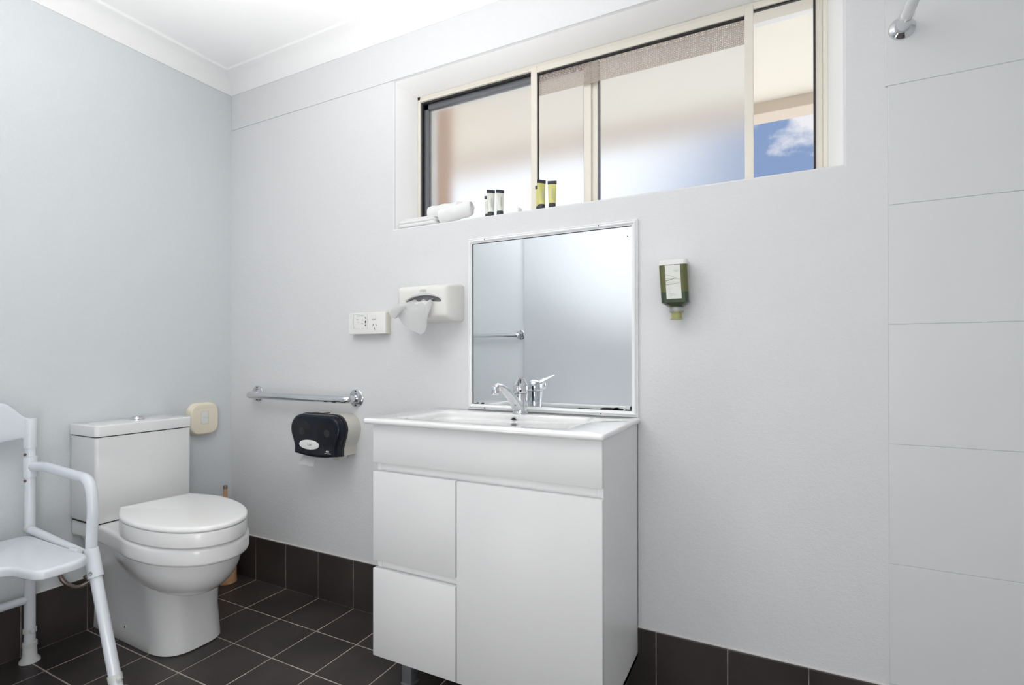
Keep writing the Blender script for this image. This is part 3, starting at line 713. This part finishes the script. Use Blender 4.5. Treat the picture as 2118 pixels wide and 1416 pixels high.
box(b, (sx_-.020, -.010, 1.20), (sx_+.020, 0, 1.318), .003, 2); part('wall_bracket', b, M_WPLAS, T, 40)
b = BM(); lf = sy_-.0300
lab = [(sx_-.0215+tl(1.304), 1.304), (sx_+.0205+tl(1.304), 1.304), (sx_+.0205+tl(1.208), 1.206), (sx_-.0215+tl(1.208), 1.206)]
loft(b, [[(x, lf-.0002+.0006*(1.304-z)/.1, z) for x, z in lab], [(x, lf+.0006, z) for x, z in lab]]); lb = part('label', b, mat('pale_label', (.72, .73, .69), .5), T)
b = BM()
def strk(x0, z0, x1, z1, w_, d=.0006):
    v = Vector((x1-x0, z1-z0)); n_ = Vector((-v.y, v.x)).normalized()*w_/2
    q = [(x0-n_.x, z0-n_.y), (x1-n_.x*.3, z1-n_.y*.3), (x1+n_.x*.3, z1+n_.y*.3), (x0+n_.x, z0+n_.y)]
    prism(b, q, XZ, lf, lf-d)
L0 = sx_-.0195; L1 = sx_+.0215
strk(L0, 1.2775, L1, 1.262, .0008); strk(L0, 1.2585, L1-.010, 1.2655, .0016); strk(L0, 1.247, L1+.001, 1.252, .0009); strk(L0, 1.256, L1, 1.2535, .0006); strk(L0, 1.266, L0+.024, 1.2645, .0005)
part('grass_print', b, mat('olive_print', (.16, .20, .05), .5), lb)
b = text_bm('hair & body\nwash', .0034, on_back(sx_+.011, lf-.0004, 1.286))
for k, (s, z, dx) in enumerate((('S', 1.2345, -.010), ('spa', 1.227, -.008), ('energising', 1.2215, -.003), ('hair & body wash', 1.2165, .001), ('500 ml', 1.2115, -.006))): merge(b, text_bm(s, (.008, .0030, .0030, .0028, .0028)[k], on_back(sx_+dx+.001, lf-.0004, z)))
part('printing', b, mat('faint_print', (.55, .56, .54), .6), lb)
cz_ = 1.184; cxn = sx_+tl(1.17)
b = BM(); lathe(b, [(.0195, 0), (.0200, -.003), (.0195, -.0085), (.0205, -.012), (.0195, -.016)], (cxn, sy_, cz_), n=32); part('collar', b, M_NOZ, T, 40)
b = BM(); lathe(b, [(.0150, -.012), (.0150, -.034), (.0180, -.0345), (.0180, -.0365), (.014, -.037)], (cxn, sy_, cz_), n=32); part('nozzle', b, M_NOZ2, T, 40)

# ------------------------------------------------------------------ window sill items
SZ = .0
def sillz(y): return 1.545+.002*min(y, .105)/.105
M_TCAP = mat('charcoal_cap', (.035, .04, .05), .4); M_TPALE = mat('pale_tube', (.72, .74, .66), .3); M_TYEL = mat('yellow_green_tube', (.62, .60, .20), .3)
def tube_obj(x, y, rz, h, body, label, grp):
    T = thing('toiletry_tube', label, 'tube', (x, y, sillz(y)+.0006), grp)
    def add(nm, b, m, par=None):
        o = obj(nm, b, m, None, 40); o.parent = par or T; return o
    b = BM(); lathe(b, [(.0118, 0), (.0125, .001), (.0122, .022), (.0115, .023)], (0, 0, 0), n=24); add('cap', b, M_TCAP)
    b = BM(); rings = []
    for k in range(9):
        t = k/8; hx = .0122+(.0150-.0122)*t; hy = .0122*(1-t)+.0012*t
        rings.append([(hx*math.cos(2*PI*j/28), hy*math.sin(2*PI*j/28), .023+(h-.023-.011)*t) for j in range(28)])
    loft(b, rings); bd = add('tube_body', b, body)
    b = BM(); box(b, (-.0158, -.0015, h-.012), (.0158, .0015, h), .0008, 2); add('crimp', b, M_TCAP)
    b = BM(); box(b, (-.0015, -.0130, .040), (.0015, -.0100, .072)); add('printing', b, M_LGREY, bd)
    T.rotation_euler = (0, 0, rz); return T
G1 = 'toiletry tubes on the window sill'
tube_obj(1.382, .066, .15, .092, M_TPALE, 'pale cream tube half hidden at the left of the pale trio on the sill', G1)
tube_obj(1.402, .048, .75, .106, M_TPALE, 'tallest pale cream tube, middle of the pale trio on the sill', G1)
tube_obj(1.438, .052, .85, .102, M_TPALE, 'pale cream tube standing apart at the right of the pale trio', G1)
tube_obj(1.590, .064, .20, .098, M_TYEL, 'yellow-green tube half hidden behind its taller neighbour on the sill', G1)
tube_obj(1.605, .046, .85, .110, M_TYEL, 'tallest yellow-green tube, middle of the yellow trio on the sill', G1)
tube_obj(1.643, .050, .35, .102, M_TYEL, 'yellow-green tube standing apart at the right of the yellow trio', G1)
def roll(label, p, ang, L, r, tilt=0):
    T = thing('face_cloth', label, 'towel', p, 'rolled face cloths on the sill')
    b = BM(); rings = []; n = 28
    for k in range(15):
        q = r*(1+.05*math.sin(k*1.1+ang*30))*(.90 if k in (0, 14) else .97 if k in (1, 13) else 1); s_ = -L/2+L*k/14*(1 if k not in (0, 14) else 1)
        rings.append([(s_, q*.76*math.cos(2*PI*j/n), r+q*math.sin(2*PI*j/n)) for j in range(n)])
    loft(b, rings); o = obj('rolled_cloth', b, M_TOWEL, None, 60); o.parent = T
    b = BM(); sp_ = [(L/2+.001, (r*.66-k*r*.013)*math.cos(k*.42), r+(r*.85-k*r*.017)*math.sin(k*.42)) for k in range(46)]
    tube(b, sp_, .0022, 6); e_ = obj('spiral_edge', b, M_TOWEL, None, 60); e_.parent = T
    T.rotation_euler = (0, -tilt, ang); return T
roll('rolled white face cloth lying at the back near the window frame', (1.185, .0795, 1.579), .03, .150, .0300, .02)
roll('rolled white face cloth lying in front, nearer the tubes', (1.262, .036, 1.556), .04, .135, .0290, .14)
b = BM(); ol = rrect(1.092, .046, .088, .040, .014, 4); slab(b, ol, 1.5475, 1.5620, .006, .006); slab(b, rrect(1.092, .044, .086, .038, .014, 4), 1.5610, 1.5735, .005, .005); slab(b, rrect(1.094, .044, .082, .036, .014, 4), 1.5725, 1.5800, .0035, .0035)
tag(obj('folded_towel', b, M_TOWEL, None, 60), 'flat folded white cloth at the left end of the window sill', 'towel')
b = BM(); slab(b, rrect(1.495, .050, .028, .018, .008, 4), 1.546, 1.572, .005, .005); tag(obj('soap_bar', b, mat('soap_wrapper', (.86, .86, .84), .4), None, 50), 'small white wrapped soap on the sill between the tube groups', 'soap')

# ------------------------------------------------------------------ shower curtain rail
T = thing('shower_rail', 'chrome shower curtain rail fixed high on the white tiled wall', 'rail', (2.609, 0, 1.866))
b = BM(); lathe(b, [(.0285, .0062), (.0285, .0085), (.026, .012), (.018, .016), (.0165, .018)], (2.609, 0, 1.863), (0, -1, 0), 40); part('flange', b, M_CHROME, T, 40)
b = BM(); lathe(b, [(.0165, .016), (.0165, .062), (.0160, .064), (.0125, .064)], (2.609, 0, 1.863), (0, -1, 0), 32); part('socket', b, M_CHROME, T, 40)
b = BM(); tube(b, [(2.609, -.060, 1.863), (2.609, -1.0, 1.863), (2.609, RY, 1.863)], .0125, 24); part('pole', b, mat('white_pole', (.78, .79, .80), .25), T, 60, 'white pole')

# ------------------------------------------------------------------ shower chair
T = thing('shower_chair', 'white tubular shower chair with arms and cut-out seat beside the toilet', 'chair', (.30, -1.03, 0))
YR, YL = -.806, -1.256
CXR = .07; TR = .0158
def foot(bm, c, d, mi=0):
    lathe(bm, [(.029, 0), (.029, .005), (.0205, .017), (.019, .05), (.0205, .051), (.0205, .066), (.0185, .068)], c, d, 28)
for Y, sg in ((YR, 1), (YL, -1)):
    # rear leg / post
    b = BM(); tube(b, [(CXR, Y, .03), (CXR, Y, .46), (CXR, Y, .80)], TR, 20); lg = part('leg', b, M_POWDER, T, 60)
    b = BM(); foot(b, (CXR, Y, 0), (0, 0, 1)); part('rubber_foot', b, M_FOOT, lg, 40)
    b = BM(); lathe(b, [(TR, .098), (.0190, .099), (.0190, .112), (TR, .113)], (CXR, Y, 0), n=24); box(b, (CXR+.008, Y-.006, .099), (CXR+.024, Y+.006, .112), .002, 1); part('height_clip', b, M_FOOT, lg, 40)
    # sleeve on the post carrying the arm
    b = BM(); lathe(b, [(TR, .628), (.0200, .629), (.0200, .698), (TR, .699)], (CXR, Y, 0), n=24); sl_ = part('arm_sleeve', b, M_POWDER, T, 40)
    b = BM()
    for z in (.708, .618): lathe(b, [(.0045, .012), (.0045, .0190), (.003, .0200)], (CXR, Y, z), (.35, -.94 if sg > 0 else .94, 0), 12)
    part('push_button', b, M_BRAID, sl_, 40)
    # arm: out from the post, forward, down to the front joint
    ya = Y+.016*sg
    pts = bend([(CXR+.010, Y+.003*sg, .664), (CXR+.06, ya, .667), (.425, ya, .655), (.447, ya, .58), (.434, ya, .43)], .045, 8)
    b = BM(); tube(b, pts, TR, 20); part('armrest', b, M_POWDER, T, 60)
    # front leg
    b = BM(); d0 = Vector((.432, ya, .435)); d1 = Vector((.632, ya-.012*sg, .0)); dv = (d1-d0).normalized()
    tube(b, [d0+dv*.02, d1-dv*.03], TR+.0005, 20); fl = part('leg', b, M_POWDER, T, 60)
    b = BM(); foot(b, d1, (0, 0, 1)); part('rubber_foot', b, M_FOOT, fl, 40)
    q = d0+(d1-d0)*.80; b = BM(); tube(b, [q-dv*.010, q+dv*.010], .0190, 20); box(b, (q.x+.006, q.y-.006, q.z-.005), (q.x+.027, q.y+.006, q.z+.008), .002, 1); part('height_clip', b, M_FOOT, fl, 40)
    b = BM(); tube(b, [d0-dv*.004, d0+dv*.085], .0212, 24); cl = part('corner_joint', b, M_POWDER, T, 40)
    q = d0+dv*.068; b = BM(); lathe(b, [(.0062, .018), (.0062, .0232), (.0040, .0232), (.0035, .0215)], q, (.55, -.80, .1), 16, 0); part('bolt', b, M_STEEL, cl, 40, 'steel bolt head')
    b = BM(); lathe(b, [(.003, .020), (.003, .0218)], d0+dv*.028, (-.15, -.98, 0), 12); part('rivet', b, M_STEEL, cl, 40)
    # seat side rail
    b = BM(); tube(b, bend([(CXR+.004, Y-.004*sg, .452), (.13, Y-.004*sg, .450), (.425, Y+.012*sg, .418)], .03), .0130, 18); part('side_rail', b, M_POWDER, T, 60)
    b = BM(); tube(b, [(CXR-.002, Y-.004*sg, .453), (CXR+.03, Y-.004*sg, .451)], .0155, 18); part('rail_bracket', b, M_FOOT, T, 40)
for nm, p0, p1, r in (('cross_bar', (CXR, YR, .212), (CXR, YL, .212), .0125), ('cross_bar', (.30, YR-.01, .400), (.30, YL+.01, .400), .010)):
    b = BM(); tube(b, [p0, p1], r, 18); part(nm, b, M_POWDER, T, 60)
# seat plate with a front cut-out
ymid = (YR+YL)/2; hwS = (YR-YL)/2-.012; ol = []
def arc(cx, cy, r, a0, a1, n=8): return [(cx+r*math.cos(a0+(a1-a0)*k/n), cy+r*math.sin(a0+(a1-a0)*k/n)) for k in range(n+1)]
XB, XF = .095, .515
ol += arc(XB+.03, ymid-hwS+.03, .03, -PI, -PI/2); ol += arc(XF-.055, ymid-hwS+.055, .055, -PI/2, 0)
ol += arc(XF-.035, ymid-.105, .035, 0, PI/2); ol += [(XF-.075, ymid-.062)]
ol += arc(XF-.085, ymid, .062, -PI/2, -3*PI/2, 10)
ol += [(XF-.075, ymid+.062)]; ol += arc(XF-.035, ymid+.105, .035, -PI/2, 0); ol += arc(XF-.055, ymid+hwS-.055, .055, 0, PI/2); ol += arc(XB+.03, ymid+hwS-.03, .03, PI/2, PI)
b = BM(); slab(b, ol, .413, .441, .005, .010); part('seat', b, M_CHPLAS, T, 50)
b = BM()
tube(b, [(.395, YR-.020, .441), (.435, YR-.016, .441)], [.009, .009], 12); tube(b, [(.395, YL+.020, .441), (.435, YL+.016, .441)], .009, 12); part('seat_lug', b, M_CHPLAS, T, 50)
# backrest: panel bowed backwards with a raised, arched top and arched lower edge, sockets on the posts
b = BM(); N1 = 40; R1 = []; rings = []
for i in range(N1+1):
    t = i/N1; y = YL+(YR-YL)*t; e_ = 1-abs(2*t-1)             # 0 at posts, 1 mid
    s = min(1, e_/.32); s = s*s*(3-2*s)
    zt = .828+.058*s; zb = .728+.034*min(1, e_/.10)-.022*max(0, (e_-.10)/.9)**.8
    xo = CXR-.018*min(1, e_/.4); h = .011 if e_ > .05 else .0135
    ring = []
    for k in range(20):
        a = 2*PI*k/20; cz = math.copysign(abs(math.sin(a))**.35, math.sin(a)); cx_ = math.copysign(abs(math.cos(a))**.7, math.cos(a))
        ring.append((xo+h*cx_, y, (zt+zb)/2+(zt-zb)/2*cz))
    rings.append(ring)
loft(b, rings)
for Y in (YR, YL): lathe(b, [(.0190, .729), (.0195, .733), (.0192, .824), (.0175, .829)], (CXR, Y, 0), n=24)
part('backrest', b, M_CHPLAS, T, 50)
